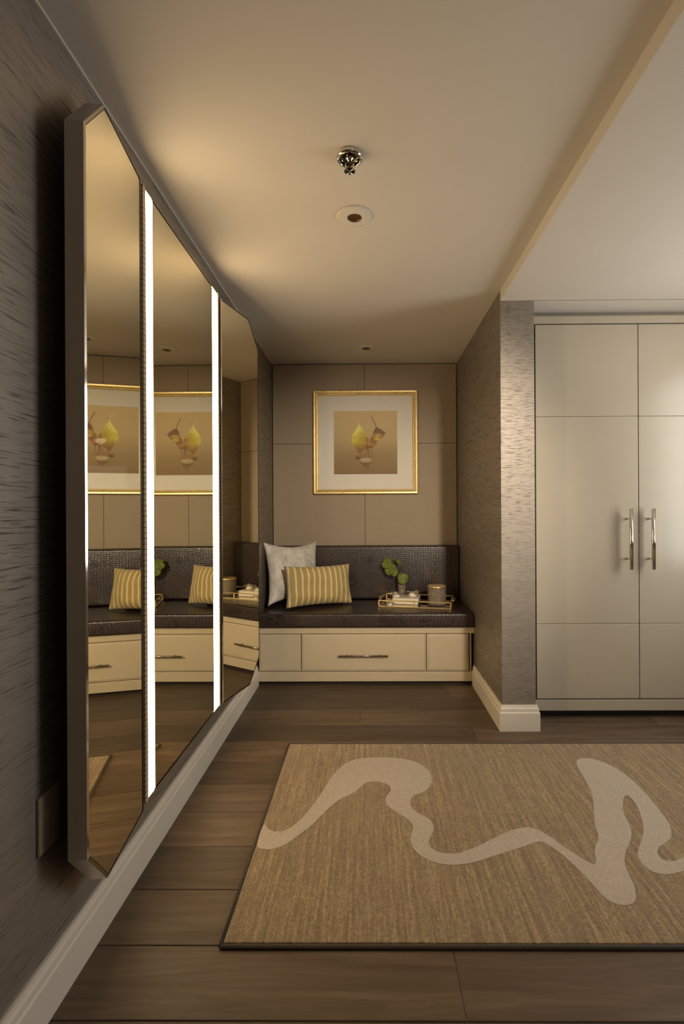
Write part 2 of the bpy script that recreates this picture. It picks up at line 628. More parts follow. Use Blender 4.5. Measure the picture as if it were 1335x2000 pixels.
def prism_on(bm, pan, poly, d0, d1):
    a = [bm.verts.new(pan.p(u, z, d0)) for u, z in poly]
    b = [bm.verts.new(pan.p(u, z, d1)) for u, z in poly]
    n = len(poly)
    bm.faces.new(a)
    bm.faces.new(b)
    for i in range(n):
        bm.faces.new((a[i], a[(i + 1) % n], b[(i + 1) % n], b[i]))

def ring_on(bm, pan, outer, inner, d0, d1):
    A = [[bm.verts.new(pan.p(u, z, d)) for u, z in q] for q, d in ((outer, d0), (outer, d1), (inner, d1), (inner, d0))]
    n = len(outer)
    for k in range(4):
        a, b = A[k], A[(k + 1) % 4]
        for i in range(n):
            bm.faces.new((a[i], a[(i + 1) % n], b[(i + 1) % n], b[i]))

def mpart(name, bm, m, parent=None):
    for v in bm.verts:
        v.co += mir_off
    return from_bm(name, bm, m, parent or mir)

ZT, ZB, ZCT, ZCB = 2.272, .240, 2.135, .372
def wing(O, ang_w, n, L, clip, nm):
    pan = Panel(O, ang_w, n)
    poly = [(0, ZB), (L - clip, ZB), (L, ZCB), (L, ZCT), (L - clip, ZT), (0, ZT)]
    th = .046
    bm = bmesh.new()
    prism_on(bm, pan, inset(poly, .0046), -th + .004, -.006)
    mpart('wing_backing', bm, M['black'])
    bm = bmesh.new()
    ring_on(bm, pan, poly, inset(poly, .0045), -th, -.0032)
    mpart('wing_frame', bm, M['frame'])
    bm = bmesh.new()
    A = [[bm.verts.new(pan.p(u, z, d)) for u, z in q] for q, d in ((poly, -.0030), (inset(poly, .0052), 0.0), (inset(poly, .0060), 0.0), (inset(poly, .0060), -.0030))]
    for k in range(4):
        a, b = A[k], A[(k + 1) % 4]
        for i in range(6):
            bm.faces.new((a[i], a[(i + 1) % 6], b[(i + 1) % 6], b[i]))
    bmesh.ops.recalc_face_normals(bm, faces=bm.faces)
    mpart('edge_bevel', bm, M['chrome'])
    bm = bmesh.new()
    prism_on(bm, pan, inset(poly, .0095), -.006, -.002)
    mpart('mirror_glass', bm, M['mirror'])
    return pan

mN, mF = math.radians(-7.35), math.radians(15.69)
wing((-.722, 1.563), (-math.sin(mN), -math.cos(mN)), (math.cos(mN), -math.sin(mN)), .405, .118, 'near')
wing((-.728, 2.440), (math.sin(mF), math.cos(mF)), (math.cos(mF), -math.sin(mF)), .385, .110, 'far')
cp = Panel((-.74, 0), (0, 1), (1, 0))
Y0, Y1 = 1.598, 2.425
outer = [(Y0, ZB), (Y1, ZB), (Y1, ZT + .012), (Y0, ZT + .012)]
bm = bmesh.new()
prism_on(bm, cp, inset(outer, .004), -.034, -.006)
mpart('centre_backing', bm, M['black'])
bm = bmesh.new()
ring_on(bm, cp, outer, inset(outer, .004), -.034, .001)
mpart('centre_frame', bm, M['lip'])
bm = bmesh.new()
prism_on(bm, cp, [(1.685, ZB + .008), (2.345, ZB + .008), (2.345, ZT + .004), (1.685, ZT + .004)], -.006, -.001)
mpart('mirror_glass', bm, M['mirror'])
for ya, yb, ft in ((1.624, 1.684, (1.603, 1.6225)), (2.346, 2.404, (2.405, 2.421))):
    bm = bmesh.new()
    prism_on(bm, cp, [(ya, ZB + .008), (yb, ZB + .008), (yb, ZT + .004), (ya, ZT + .004)], -.006, .001)
    mpart('light_strip', bm, M['led'])['label'] = 'glowing warm white light strip'
    bm = bmesh.new()
    prism_on(bm, cp, [(ft[0], ZB + .002), (ft[1], ZB + .002), (ft[1], ZT + .010), (ft[0], ZT + .010)], -.006, .006)
    mpart('strip_trim', bm, M['ledtrim'])

# ------------------------------------------------------------------ outlet plate behind the mirror
op = empty('outlet_plate', (XL, 1.168, .465))
tag(op, 'small brown outlet plate low on the left wall beside the mirror', 'outlet')
box('cover_plate', 0, .008, -.038, .038, -.068, .068, M['plate'], op, .003, 2)
for dz in (-.026, .026):
    box('socket', .006, .0095, -.017, .017, dz - .019, dz + .019, M['plate'], op, .002, 1)

# ------------------------------------------------------------------ ceiling fittings
def downlight_flat(x, y, r, label):
    d = empty('recessed_downlight', (x, y, ZC))
    tag(d, label, 'light', 'recessed ceiling downlights')
    lathe('trim_ring', [(r * .41, -.0005), (r * .41, -.0085), (r * .45, -.0095), (r * .90, -.006), (r, -.003), (r, -.0005)], (0, 0, 0), M['ceiling'], d, 48, True)
    lathe('baffle', [(r * .405, -.0075), (r * .33, -.0035), (r * .20, -.0015), (0, -.001)], (0, 0, 0), M['baffle'], d, 32)
    return d
downlight_flat(-.047, 1.994, .073, 'round recessed downlight in the ceiling just behind the sprinkler')
downlight_flat(-.004, 3.599, .073, 'small round downlight in the ceiling above the bench picture')

# unseen downlight added behind the photographer to brighten the bench alcove
SPX, SPY = 1.04, -.22
d3 = downlight_flat(SPX, SPY, .073, 'added unseen downlight in the lower ceiling on the right, brightening the bench')
d3.location.z = ZS
sl = bpy.data.lights.new('alcove_fill_spot', 'SPOT')
sl.energy = 360.0
sl.color = (1.0, 0.85, 0.64)
sl.spot_size = math.radians(44)
sl.spot_blend = .9
sl.shadow_soft_size = .07
slo = bpy.data.objects.new('alcove_fill_spot', sl)
COL.objects.link(slo)
slo.location = (SPX, SPY, ZS - .03)
slo.rotation_euler = (Vector((-.10, 3.75, .85)) - Vector((SPX, SPY, ZS - .03))).to_track_quat('-Z', 'Y').to_euler()
sp = empty('fire_sprinkler', (-.055, 1.655, ZC))
tag(sp, 'polished chrome fire sprinkler head hanging from the ceiling', 'sprinkler')
lathe('escutcheon', [(.043, -.0005), (.045, -.004), (.0435, -.011), (.040, -.016), (.0365, -.0165), (.0345, -.013), (.0335, -.004), (.0335, -.0005)], (0, 0, 0), M['chrome'], sp, 40)
lathe('cup', [(.0333, -.010), (.0325, -.0025), (.020, -.0015), (0, -.0012)], (0, 0, 0), M['cup'], sp, 32)
bm = bmesh.new()
add_lathe(bm, [(.0, -.004), (.013, -.004), (.013, -.013), (.009, -.015), (.009, -.020), (0, -.020)], (0, 0, 0), 20)
from_bm('stem', bm, M['chrome'], sp, True)
bm = bmesh.new()
for sx in (-1, 1):
    add_tube(bm, [(sx * .010, 0, -.014), (sx * .013, 0, -.028), (sx * .010, 0, -.042), (sx * .002, 0, -.050)], .0026, 8)
from_bm('yoke', bm, M['chrome'], sp, True)
bm = bmesh.new()
add_tube(bm, [(0, 0, -.018), (0, 0, -.049)], .0035, 10)
from_bm('bulb', bm, M['stem'], sp, True)
bm = bmesh.new()
NT_ = 18
cc = [bm.verts.new((0, 0, -.050)), bm.verts.new((0, 0, -.053))]
ra, rb = [], []
for k in range(NT_ * 2):
    r = .0195 if (k // 1) % 2 == 0 else .0125
    a = math.pi * k / NT_
    zz = -.004 if k % 2 == 0 else 0
    ra.append(bm.verts.new((r * math.cos(a), r * math.sin(a), -.049 + zz)))
    rb.append(bm.verts.new((r * math.cos(a), r * math.sin(a), -.052 + zz)))
n2 = NT_ * 2
for k in range(n2):
    bm.faces.new((ra[k], ra[(k + 1) % n2], cc[0]))
    bm.faces.new((rb[k], rb[(k + 1) % n2], cc[1]))
    bm.faces.new((ra[k], ra[(k + 1) % n2], rb[(k + 1) % n2], rb[k]))
from_bm('deflector', bm, M['cup'], sp)

# ------------------------------------------------------------------ bench
YF = 3.37
bn = empty('bench_cabinet', (0, YF, 0))
tag(bn, 'built-in cream bench cabinet with a wide drawer under the seat', 'bench')
bx0, bx1 = XL + .014, XR - .018
box('toe_kick', bx0, bx1 - .003, .035, .60, 0.0, .035, M['dark'], bn)
box('carcass', bx0 + .002, .694, .022, .61, .03, .398, M['bench'], bn, .001, 1)
box('top_rail', bx0, XR - .001, -.004, .03, .358, .400, M['bench'], bn, .002, 2)
box('plinth', bx0, bx1, -.004, .025, .028, .094, M['bench'], bn, .002, 2)
box('end_stile', .700, bx1 - .001, .012, .05, .096, .357, M['bench'], bn, .001, 1)
def front(name, x0, x1, handle=False):
    z0, z1 = .099, .353
    b = box(name, x0, x1, .000, .020, z0, z1, M['bench'], bn, .0015, 1)
    box('bead', x0 + .010, x1 - .010, -.0055, .0005, z0 + .010, z1 - .010, M['bench'], b, .0025, 2)
    if handle:
        bm = bmesh.new()
        xa, xb, zz, yy = -.205, .135, .211, -.034
        add_tube(bm, [(xa, yy, zz), (xb, yy, zz)], .0062, 14)
        for xx in (xa + .055, xb - .055):
            add_tube(bm, [(xx, -.003, zz), (xx, yy, zz)], .005, 10)
        from_bm('handle', bm, M['satin'], b, True)['label'] = 'long bronze bar handle'
front('side_panel', bx0 + .006, -.466)
front('drawer', -.459, .396, True)
front('side_panel', .403, .690)

def cushion(name, x0, x1, y0, y1, z0, z1, bev, label, crown=0.0, axis='z'):
    bm = bmesh.new()
    add_box(bm, x0, x1, y0, y1, z0, z1)
    bmesh.ops.subdivide_edges(bm, edges=[e for e in bm.edges if abs(e.verts[0].co.x - e.verts[1].co.x) > .1], cuts=24, use_grid_fill=True)
    es = [e for e in bm.edges if len(e.link_faces) == 2 and e.calc_face_angle(0) > .5]
    bmesh.ops.bevel(bm, geom=es, offset=bev, segments=5, profile=.55, affect='EDGES')
    o = from_bm(name, bm, M['croc'], None, True)
    tag(o, label, 'cushion')
    return o
cushion('seat_cushion', XL + .016, XR - .003, 3.343, 3.876, .4005, .500, .018, 'dark brown crocodile-leather seat cushion on the bench')
cushion('back_cushion', XL + .016, XR - .003, 3.8785, 3.980, .5010, .926, .022, 'dark brown crocodile-leather back cushion below the wall panels')

# ------------------------------------------------------------------ pillows
def pillow(name, w, h, th, mat, loc, rz, tilt, roll, seed, n=34, ear=.05):
    rg = np.random.default_rng(seed)
    ph = rg.uniform(0, 6.28, 6)
    verts, faces = [], []
    for side in (1, -1):
        for j in range(n + 1):
            for i in range(n + 1):
                u, v = 2 * i / n - 1, 2 * j / n - 1
                pu = 1 - ear * (1 - v * v) ** 1.0 * abs(u) ** 1.5 * 1.0
                pv = 1 - ear * 1.3 * (1 - u * u) * abs(v) ** 1.5
                x, z = u * pu * w / 2, v * pv * h / 2
                t = (max(0, 1 - abs(u) ** 2.6) ** .55) * (max(0, 1 - abs(v) ** 2.6) ** .55)
                wr = .10 * math.sin(5 * u + 3 * v + ph[0]) * math.sin(3.3 * v - 2 * u + ph[1]) + .06 * math.sin(11 * u * v + ph[2])
                y = side * th / 2 * t * (1 + wr * (1 if side < 0 else .6))
                y += .012 * math.sin(2.2 * u + ph[3]) * (v + .3)
                verts.append((x, y, z + h / 2))
    N1 = (n + 1) * (n + 1)
    idx = lambda s, i, j: s * N1 + j * (n + 1) + i
    for s in (0, 1):
        for j in range(n):
            for i in range(n):
                f = (idx(s, i, j), idx(s, i + 1, j), idx(s, i + 1, j + 1), idx(s, i, j + 1))
                faces.append(f if s == 1 else f[::-1])
    me = bpy.data.meshes.new(name)
    me.from_pydata(verts, [], faces)
    bm = bmesh.new()
    bm.from_mesh(me)
    bmesh.ops.remove_doubles(bm, verts=bm.verts, dist=.0006)
    bmesh.ops.recalc_face_normals(bm, faces=bm.faces)
    bm.to_mesh(me)
    bm.free()
    o = link(name, me, mat, None, True)
    o.matrix_world = Matrix.Translation(loc) @ Matrix.Rotation(rz, 4, 'Z') @ Matrix.Rotation(tilt, 4, 'X') @ Matrix.Rotation(roll, 4, 'Y')
    return o
pw = pillow('throw_pillow', .47, .47, .15, M['velvet'], (-.550, 3.668, .509), math.radians(42), math.radians(-9), math.radians(2), 3, ear=.15)
tag(pw, 'square pale grey velvet throw pillow in the left corner of the bench', 'pillow')
pl = pillow('lumbar_pillow', .53, .30, .14, M['stripe'], (-.350, 3.575, .508), math.radians(29), math.radians(-9), math.radians(1), 9, ear=.07)
tag(pl, 'yellow striped lumbar pillow leaning in front of the grey pillow', 'pillow')

# ------------------------------------------------------------------ tray and what it holds
TA = math.radians(-13)
tr = empty('serving_tray', (.365, 3.665, .5005), TA)
tag(tr, 'mirrored tray with an open gold rail standing on the bench seat', 'tray')
TL, TD, TH = .258, .150, .052
box('tray_base', -TL, TL, -TD, TD, 0, .006, M['chrome'], tr, .001, 1)
rl = .0042
def rail(x0, x1, y0, y1, z0, z1):
    box('rail', x0, x1, y0, y1, z0, z1, M['brass'], tr)
for yy in (-TD, TD):
    rail(-TL, TL, yy - rl, yy + rl, .002, .009)
    rail(-TL, TL, yy - rl, yy + rl, TH - .007, TH)
    for xx in (-TL, 0, TL):
        rail(xx - rl, xx + rl, yy - rl, yy + rl, .002, TH)
for xx in (-TL, TL):
    rail(xx - rl, xx + rl, -TD, TD, .002, .009)
    rail(xx - rl, xx + rl, -TD, TD, TH - .007, TH)
for xx, sgn in ((-TL, -1), (TL, 1)):
    bm = bmesh.new()
    add_tube(bm, [(xx, -.05, TH - .004), (xx + sgn * .022, -.05, TH - .004), (xx + sgn * .022, .05, TH - .004), (xx, .05, TH - .004)], .003, 8)
    from_bm('tray_handle', bm, M['brass'], tr, True)
TRM = Matrix.Translation((.365, 3.665, .5005)) @ Matrix.Rotation(TA, 4, 'Z')
def on_tray(x, y, z=.0065):
    return TRM @ Vector((x, y, z))

def book(x, y, z, w, d, h, rz, cover, label, spine=True):
    p = on_tray(x, y, z)
    b = empty('book', p, TA + rz)
    tag(b, label, 'book')
    box('cover', -w / 2, w / 2, -d / 2, d / 2, 0, .0025, cover, b)
    box('cover', -w / 2, w / 2, -d / 2, d / 2, h - .0025, h, cover, b)
    box('pages', -w / 2 + .003, w / 2 - .003, -d / 2 + .003, d / 2 - .003, .0025, h - .0025, M['page'], b)
    box('spine', w / 2 - .003, w / 2, -d / 2, d / 2, .0025, h - .0025, M['dark'], b)
    return b
book(-.085, .010, .0065, .21, .15, .024, 0.0, M['covergold'], 'gold-covered book lying at the bottom in the tray')
book(-.080, .015, .031, .20, .145, .022, math.radians(3), M['cover'], 'cream book stacked on top of the gold book')

def shell(x, y, z, r, seed, label):
    rg = np.random.default_rng(seed)
    bm = bmesh.new()
    nl, npt = 7, 7
    for k in range(nl):
        a0 = 2 * math.pi * k / nl + rg.uniform(-.3, .3)
        L = r * rg.uniform(.7, 1.25)
        up = rg.uniform(.25, .95)
        hw_ = r * rg.uniform(.26, .42)
        rows = []
        for i in range(npt):
            t = i / (npt - 1)
            cx_ = math.cos(a0) * L * t * (1 - .15 * t)
            cy2 = math.sin(a0) * L * t * (1 - .15 * t)
            cz = r * (.22 + up * math.sin(t * 1.9) * .55)
            wd = hw_ * math.sin(math.pi * (.12 + .80 * t)) ** .8
            q = []
            for s in (-1, -.4, .4, 1):
                q.append(bm.verts.new((cx_ - math.sin(a0) * wd * s, cy2 + math.cos(a0) * wd * s, max(.001, cz + abs(s) * wd * .45 + rg.uniform(-.06, .06) * r))))
            rows.append(q)
        for a, b in zip(rows, rows[1:]):
            for s in range(3):
                bm.faces.new((a[s], a[s + 1], b[s + 1], b[s]))
    bmesh.ops.solidify(bm, geom=bm.faces[:], thickness=.003)
    add_lathe(bm, [(0, .0), (r * .55, .0), (r * .6, r * .25), (r * .35, r * .5), (0, r * .55)], (0, 0, 0), 12)
    zmin = min(v.co.z for v in bm.verts)
    for v in bm.verts:
        v.co.z -= zmin
    o = from_bm('white_shell', bm, M['shell'], None, True)
    o.location = on_tray(x, y, z)
    o.rotation_euler.z = seed
    tag(o, label, 'shell', 'white shells on the tray')
shell(-.185, -.108, .0066, .036, 1, 'white frilled shell at the front left inside the gold tray')
shell(-.150, -.030, .0536, .050, 2, 'white frilled shell on the left end of the cream book')
shell(-.035, .030, .0536, .056, 5, 'white frilled shell on the cream book beside the vase')

# jar with a brass lid
JP = on_tray(.150, -.010)
jr = empty('lidded_jar', JP)
tag(jr, 'round smoked glass jar with a brass rim on the tray', 'jar')
R_ = .068
lathe('jar_glass', [(0, 0), (R_ * .94, 0), (R_, .006), (R_, .118), (R_ * .97, .126), (R_ * .93, .126), (R_ * .95, .118), (R_ * .95, .010), (R_ * .9, .006), (0, .006)], (0, 0, 0), M['smoke'], jr, 40)
lathe('jar_lid', [(0, .1265), (R_ * .90, .1265), (R_ * .99, .1275), (R_ * 1.0, .134), (R_ * .97, .142), (R_ * .88, .143), (R_ * .80, .139), (0, .138)], (0, 0, 0), M['brass'], jr, 40)
lathe('candle_wax', [(0, .0065), (R_ * .88, .0065), (R_ * .88, .080), (R_ * .85, .083), (0, .082)], (0, 0, 0), M['wax'], jr, 32)

# vase and sprig
VP = on_tray(-.130, .110)
vz = lathe('bud_vase', [(0, 0), (.028, 0), (.030, .004), (.0305, .150), (.0285, .150), (.028, .010), (0, .008)], (0, 0, 0), M['smoke'], None, 32)
vz.location = VP
tag(vz, 'narrow straight glass vase standing at the back of the tray', 'vase')
sg = empty('eucalyptus_sprig', VP)
tag(sg, 'green eucalyptus sprig with round leaves in the glass vase', 'plant')
bm = bmesh.new()
S1 = [(0.005, 0, .012), (.002, 0, .10), (-.010, 0, .17), (-.030, 0, .235), (-.060, 0, .285), (-.098, 0, .312)]
add_tube(bm, S1, [.0022, .0022, .002, .0018, .0015, .001], 8)
add_tube(bm, [(-.030, 0, .235), (-.028, 0, .27), (-.022, .004, .292)], .0012, 6)
add_tube(bm, [(-.010, 0, .17), (.004, -.008, .178)], .0012, 6)
from_bm('stem', bm, M['stem'], sg, True)
def leaf(c, r, nrm, roll):
    n = 18
    bm = bmesh.new()
    N = Vector(nrm).normalized()
    U = N.cross(Vector((0, 1, .2))).normalized()
    V_ = N.cross(U)
    U, V_ = U * math.cos(roll) + V_ * math.sin(roll), V_ * math.cos(roll) - U * math.sin(roll)
    rings = [[bm.verts.new(Vector(c))]]
    for q in (.5, 1.0):
        ring = []
        for k in range(n):
            a = 2 * math.pi * k / n
            rr = r * q * (1 + .08 * math.cos(a) + .05 * math.cos(3 * a) - (.22 * q if abs(a - math.pi) < .2 else 0))
            ring.append(bm.verts.new(Vector(c) + U * rr * math.cos(a) + V_ * rr * .9 * math.sin(a) + N * (r * .22 * (q * math.sin(a)) ** 2 - r * .1 * q * math.cos(a))))
        rings.append(ring)
    for k in range(n):
        bm.faces.new((rings[0][0], rings[1][k], rings[1][(k + 1) % n]))
        bm.faces.new((rings[1][k], rings[2][k], rings[2][(k + 1) % n], rings[1][(k + 1) % n]))
    bmesh.ops.solidify(bm, geom=bm.faces[:], thickness=.0012)
    from_bm('leaf', bm, M['leaf'], sg, True)
leaf((.006, -.030, .178), .046, (.05, -1, .55), 1.4)
leaf((-.088, -.006, .250), .050, (-.3, -1, .25), .6)
leaf((-.118, .004, .285), .044, (-.5, -.8, .3), 1.9)
leaf((-.062, -.012, .225), .034, (.3, -1, .2), 2.2)
leaf((-.026, .006, .302), .024, (.3, -1, -.2), -.6)
leaf((-.098, .010, .308), .024, (.1, -.8, .6), .3)

# ------------------------------------------------------------------ framed picture
PX0, PX1, PZ0, PZ1 = -.438, .408, 1.340, 2.180
pcx, pcz = (PX0 + PX1) / 2, PZ0
pic = empty('framed_picture', (pcx, YB - .0185, pcz))
tag(pic, 'square gold-framed leaf print with a white mat above the bench', 'picture')
pwid, phei = PX1 - PX0, PZ1 - PZ0
fw = .040
prof = [(0, 0), (0, -.026), (.006, -.031), (.016, -.030), (.030, -.022), (.036, -.020), (fw, -.016), (fw, 0)]
def frame_rail(k):
    cs = [(-pwid / 2, 0), (pwid / 2, 0), (pwid / 2, phei), (-pwid / 2, phei)]
    a, b = cs[k], cs[(k + 1) % 4]
    ins = [(1, 1), (-1, 1), (-1, -1), (1, -1)]
    ia, ib = ins[k], ins[(k + 1) % 4]
    bm = bmesh.new()
    A = [bm.verts.new((a[0] + ia[0] * t, d, a[1] + ia[1] * t)) for t, d in prof]
    B = [bm.verts.new((b[0] + ib[0] * t, d, b[1] + ib[1] * t)) for t, d in prof]
    n = len(prof)
    for i in range(n):
        bm.faces.new((A[i], A[(i + 1) % n], B[(i + 1) % n], B[i]))
    bm.faces.new(A)
    bm.faces.new(B[::-1])
    from_bm('frame_rail', bm, M['gold'], pic)
for k in range(4):
    frame_rail(k)
ax0, ax1, az0, az1 = -.272 - pcx, .243 - pcx, 1.502 - pcz, 2.016 - pcz
bm = bmesh.new()
ix0, ix1, iz0, iz1 = -pwid / 2 + fw - .002, pwid / 2 - fw + .002, fw - .002, phei - fw + .002
add_box(bm, ix0, ax0, -.010, -.006, iz0, iz1)
add_box(bm, ax1, ix1, -.010, -.006, iz0, iz1)
add_box(bm, ax0, ax1, -.010, -.006, iz0, az0)
add_box(bm, ax0, ax1, -.010, -.006, az1, iz1)
from_bm('mat', bm, M['mat'], pic)
box('picture_glass', ix0, ix1, -.0150, -.0135, iz0, iz1, M['artglass'], pic)

def print_colors(n):
    u = (np.arange(n) + .5) / n
    U, V = np.meshgrid(u, u)          # V runs downward from the top
    def lin(c):
        return np.array(s2l(c))
    top, mid, low, bot = lin((190, 158, 104)), lin((172, 142, 92)), lin((140, 112, 66)), lin((122, 92, 52))
    def lerp(a, b, t):
        return a[None, None] * (1 - t[..., None]) + b[None, None] * t[..., None]
    img = lerp(top, mid, np.clip(V / .42, 0, 1))
    t2 = np.clip((V - .42) / .28, 0, 1)[..., None]
    img = img * (1 - t2) + low[None, None] * t2
    t3 = np.clip((V - .7) / .3, 0, 1)[..., None]
    img = img * (1 - t3) + bot[None, None] * t3
    # soft noise for texture
    def vnoise(gx):
        ns = rng.random((gx + 1, gx + 1))
        fi = u * gx
        i0 = fi.astype(int)
        fr = fi - i0
        a = ns[i0][:, i0] * (1 - fr)[None] + ns[i0][:, i0 + 1] * fr[None]
        b = ns[i0 + 1][:, i0] * (1 - fr)[None] + ns[i0 + 1][:, i0 + 1] * fr[None]
        return a * (1 - fr)[:, None] + b * fr[:, None]
    NZ, NZ2 = vnoise(14), vnoise(34)
    X, Y = U * 1097 + 108, V * 1085 + 45
    def poly_mask(P, soft=10.0):
        inside = np.zeros_like(X, bool)
        dist = np.full_like(X, 1e9)
        m = len(P)
        for i in range(m):
            x0, y0 = P[i]
            x1, y1 = P[(i + 1) % m]
            cond = ((y0 > Y) != (y1 > Y))
            xi = (x1 - x0) * (Y - y0) / ((y1 - y0) if y1 != y0 else 1e-9) + x0
            inside ^= cond & (X < xi)
            dx, dy = x1 - x0, y1 - y0
            t = np.clip(((X - x0) * dx + (Y - y0) * dy) / (dx * dx + dy * dy + 1e-9), 0, 1)
            dist = np.minimum(dist, np.hypot(X - x0 - t * dx, Y - y0 - t * dy))
        sd = np.where(inside, dist, -dist)
        return np.clip(sd / soft * .5 + .5, 0, 1)
    def stroke(P, w, soft=6.0):
        dist = np.full_like(X, 1e9)
        for (x0, y0), (x1, y1) in zip(P, P[1:]):
            dx, dy = x1 - x0, y1 - y0
            t = np.clip(((X - x0) * dx + (Y - y0) * dy) / (dx * dx + dy * dy + 1e-9), 0, 1)
            dist = np.minimum(dist, np.hypot(X - x0 - t * dx, Y - y0 - t * dy))
        return np.clip((w - dist) / soft * .5 + .5, 0, 1)
    def ell(cx, cy, rx, ry, soft=.15):
        d = np.hypot((X - cx) / rx, (Y - cy) / ry)
        return np.clip((1 - d) / soft * .5 + .5, 0, 1)
    def over(mask, col, al_=1.0):
        nonlocal img
        c = col if isinstance(col, np.ndarray) and col.ndim == 3 else np.broadcast_to(np.array(s2l(col)), img.shape)
        m = (mask * al_)[..., None]
        img = img * (1 - m) + c * m
    # left leaf, yellow above and ochre below
    Lf = [(552, 268), (575, 320), (620, 380), (655, 440), (700, 500), (712, 560), (704, 640), (680, 690), (640, 715), (600, 745), (568, 785), (535, 765), (505, 710), (465, 640), (425, 580), (415, 535), (432, 465), (475, 395), (525, 330)]
    Lf = [(552 - (552 - x) * 1.0, y) for x, y in Lf]
    t = np.clip((Y - 300) / 440 + (NZ - .5) * .30 + (NZ2 - .5) * .30 + (X - 560) / 900, 0, 1)
    c = lerp(lin((214, 198, 96)), lin((184, 162, 50)), np.clip(t * 2, 0, 1))
    k = np.clip(t * 2.4 - 1.1, 0, 1)[..., None]
    c = c * (1 - k) + lin((138, 88, 36))[None, None] * k
    c = c * (.80 + .40 * NZ2[..., None])
    over(poly_mask(Lf), c)
    for P in ([(555, 290), (590, 430), (640, 560), (690, 640)], [(590, 430), (450, 520)], [(590, 440), (650, 450)], [(620, 520), (470, 610)], [(650, 590), (520, 700)]):
        over(stroke(P, 3), (150, 116, 40), .55)
    over(ell(690, 540, 30, 40), (140, 92, 40), .7)
    # right leaf, dark edge towards its tip
    Rt = [(848, 328), (930, 368), (1008, 432), (965, 495), (905, 548), (855, 585), (830, 640), (785, 690), (735, 660), (712, 610), (738, 530), (782, 450), (806, 385)]
    t = np.clip((X - Y + 450 + (NZ - .5) * 160 - 480) / 260, 0, 1)
    c = lerp(lin((178, 120, 42)), lin((120, 82, 46)), t) * (.75 + .5 * NZ2[..., None])
    over(poly_mask(Rt), c)
    over(ell(860, 480, 75, 40, .6), (190, 150, 62), .8)
    over(ell(860, 535, 50, 25, .6), (200, 160, 50), .8)
    for P in ([(848, 330), (820, 450), (760, 600)], [(830, 420), (990, 440)], [(810, 480), (930, 500)]):
        over(stroke(P, 4), (104, 66, 32), .6)
    over(poly_mask([(848, 328), (930, 368), (1008, 432), (960, 440), (880, 400), (820, 420), (806, 385)]), (112, 76, 46), .85)
    over(stroke([(848, 332), (824, 262), (790, 200), (765, 155)], 7), (108, 80, 44))
    over(stroke([(552, 272), (515, 200), (490, 170), (455, 160)], 5), (206, 180, 128), .8)
    over(stroke([(540, 240), (620, 245)], 6), (150, 124, 80), .5)
    # broken reflection below
    over(ell(735, 665, 62, 22, .4), (110, 74, 36), .9)
    over(stroke([(700, 640), (708, 790)], 12), (104, 70, 36), .9)
    over(stroke([(690, 690), (650, 780)], 9), (112, 76, 40), .8)
    over(stroke([(765, 690), (755, 770)], 9), (120, 84, 44), .8)
    over(poly_mask([(480, 660), (600, 740), (560, 785), (535, 775)]), (120, 86, 34), .7)
    over(ell(640, 832, 160, 46, .3), (136, 94, 50), .95)
    over(ell(530, 860, 48, 26, .4), (92, 62, 32), .9)
    over(ell(662, 892, 108, 36, .2), (166, 140, 90), 1.0)
    over(stroke([(560, 905), (610, 940), (660, 952), (720, 938), (765, 905)], 9), (96, 64, 34), .8)
    over(ell(660, 945, 92, 30, .3), (104, 70, 38), .95)
    over(ell(665, 925, 80, 16, .4), (160, 130, 84), .7)
    over(ell(668, 992, 56, 24, .4), (112, 78, 44), .95)
    over(ell(664, 1040, 34, 14, .5), (120, 84, 46), .9)
    return img

NPR = 180
cols = print_colors(NPR)
ref = np.array(s2l((205, 192, 168)))
cols = np.clip(cols / ref[None, None] * .80, 0, 1)
verts = [(ax0 + (ax1 - ax0) * i / NPR, -.0085, az1 - (az1 - az0) * j / NPR) for j in range(NPR + 1) for i in range(NPR + 1)]
faces = [(j * (NPR + 1) + i, (j + 1) * (NPR + 1) + i, (j + 1) * (NPR + 1) + i + 1, j * (NPR + 1) + i + 1) for j in range(NPR) for i in range(NPR)]
me = bpy.data.meshes.new('print')
me.from_pydata(verts, [], faces)
ca = me.color_attributes.new('ink', 'FLOAT_COLOR', 'POINT')
pad = np.pad(cols, ((0, 1), (0, 1), (0, 0)), mode='edge')
rgba = np.concatenate([pad, np.ones(pad.shape[:2] + (1,))], -1).reshape(-1)
ca.data.foreach_set('color', rgba.astype(np.float32))
t = NT('printed_paper')
vc = t.n('ShaderNodeVertexColor', layer_name='ink')
t.color(vc.outputs['Color'])
t.set(Roughness=.6)
link('print', me, t.m, pic)

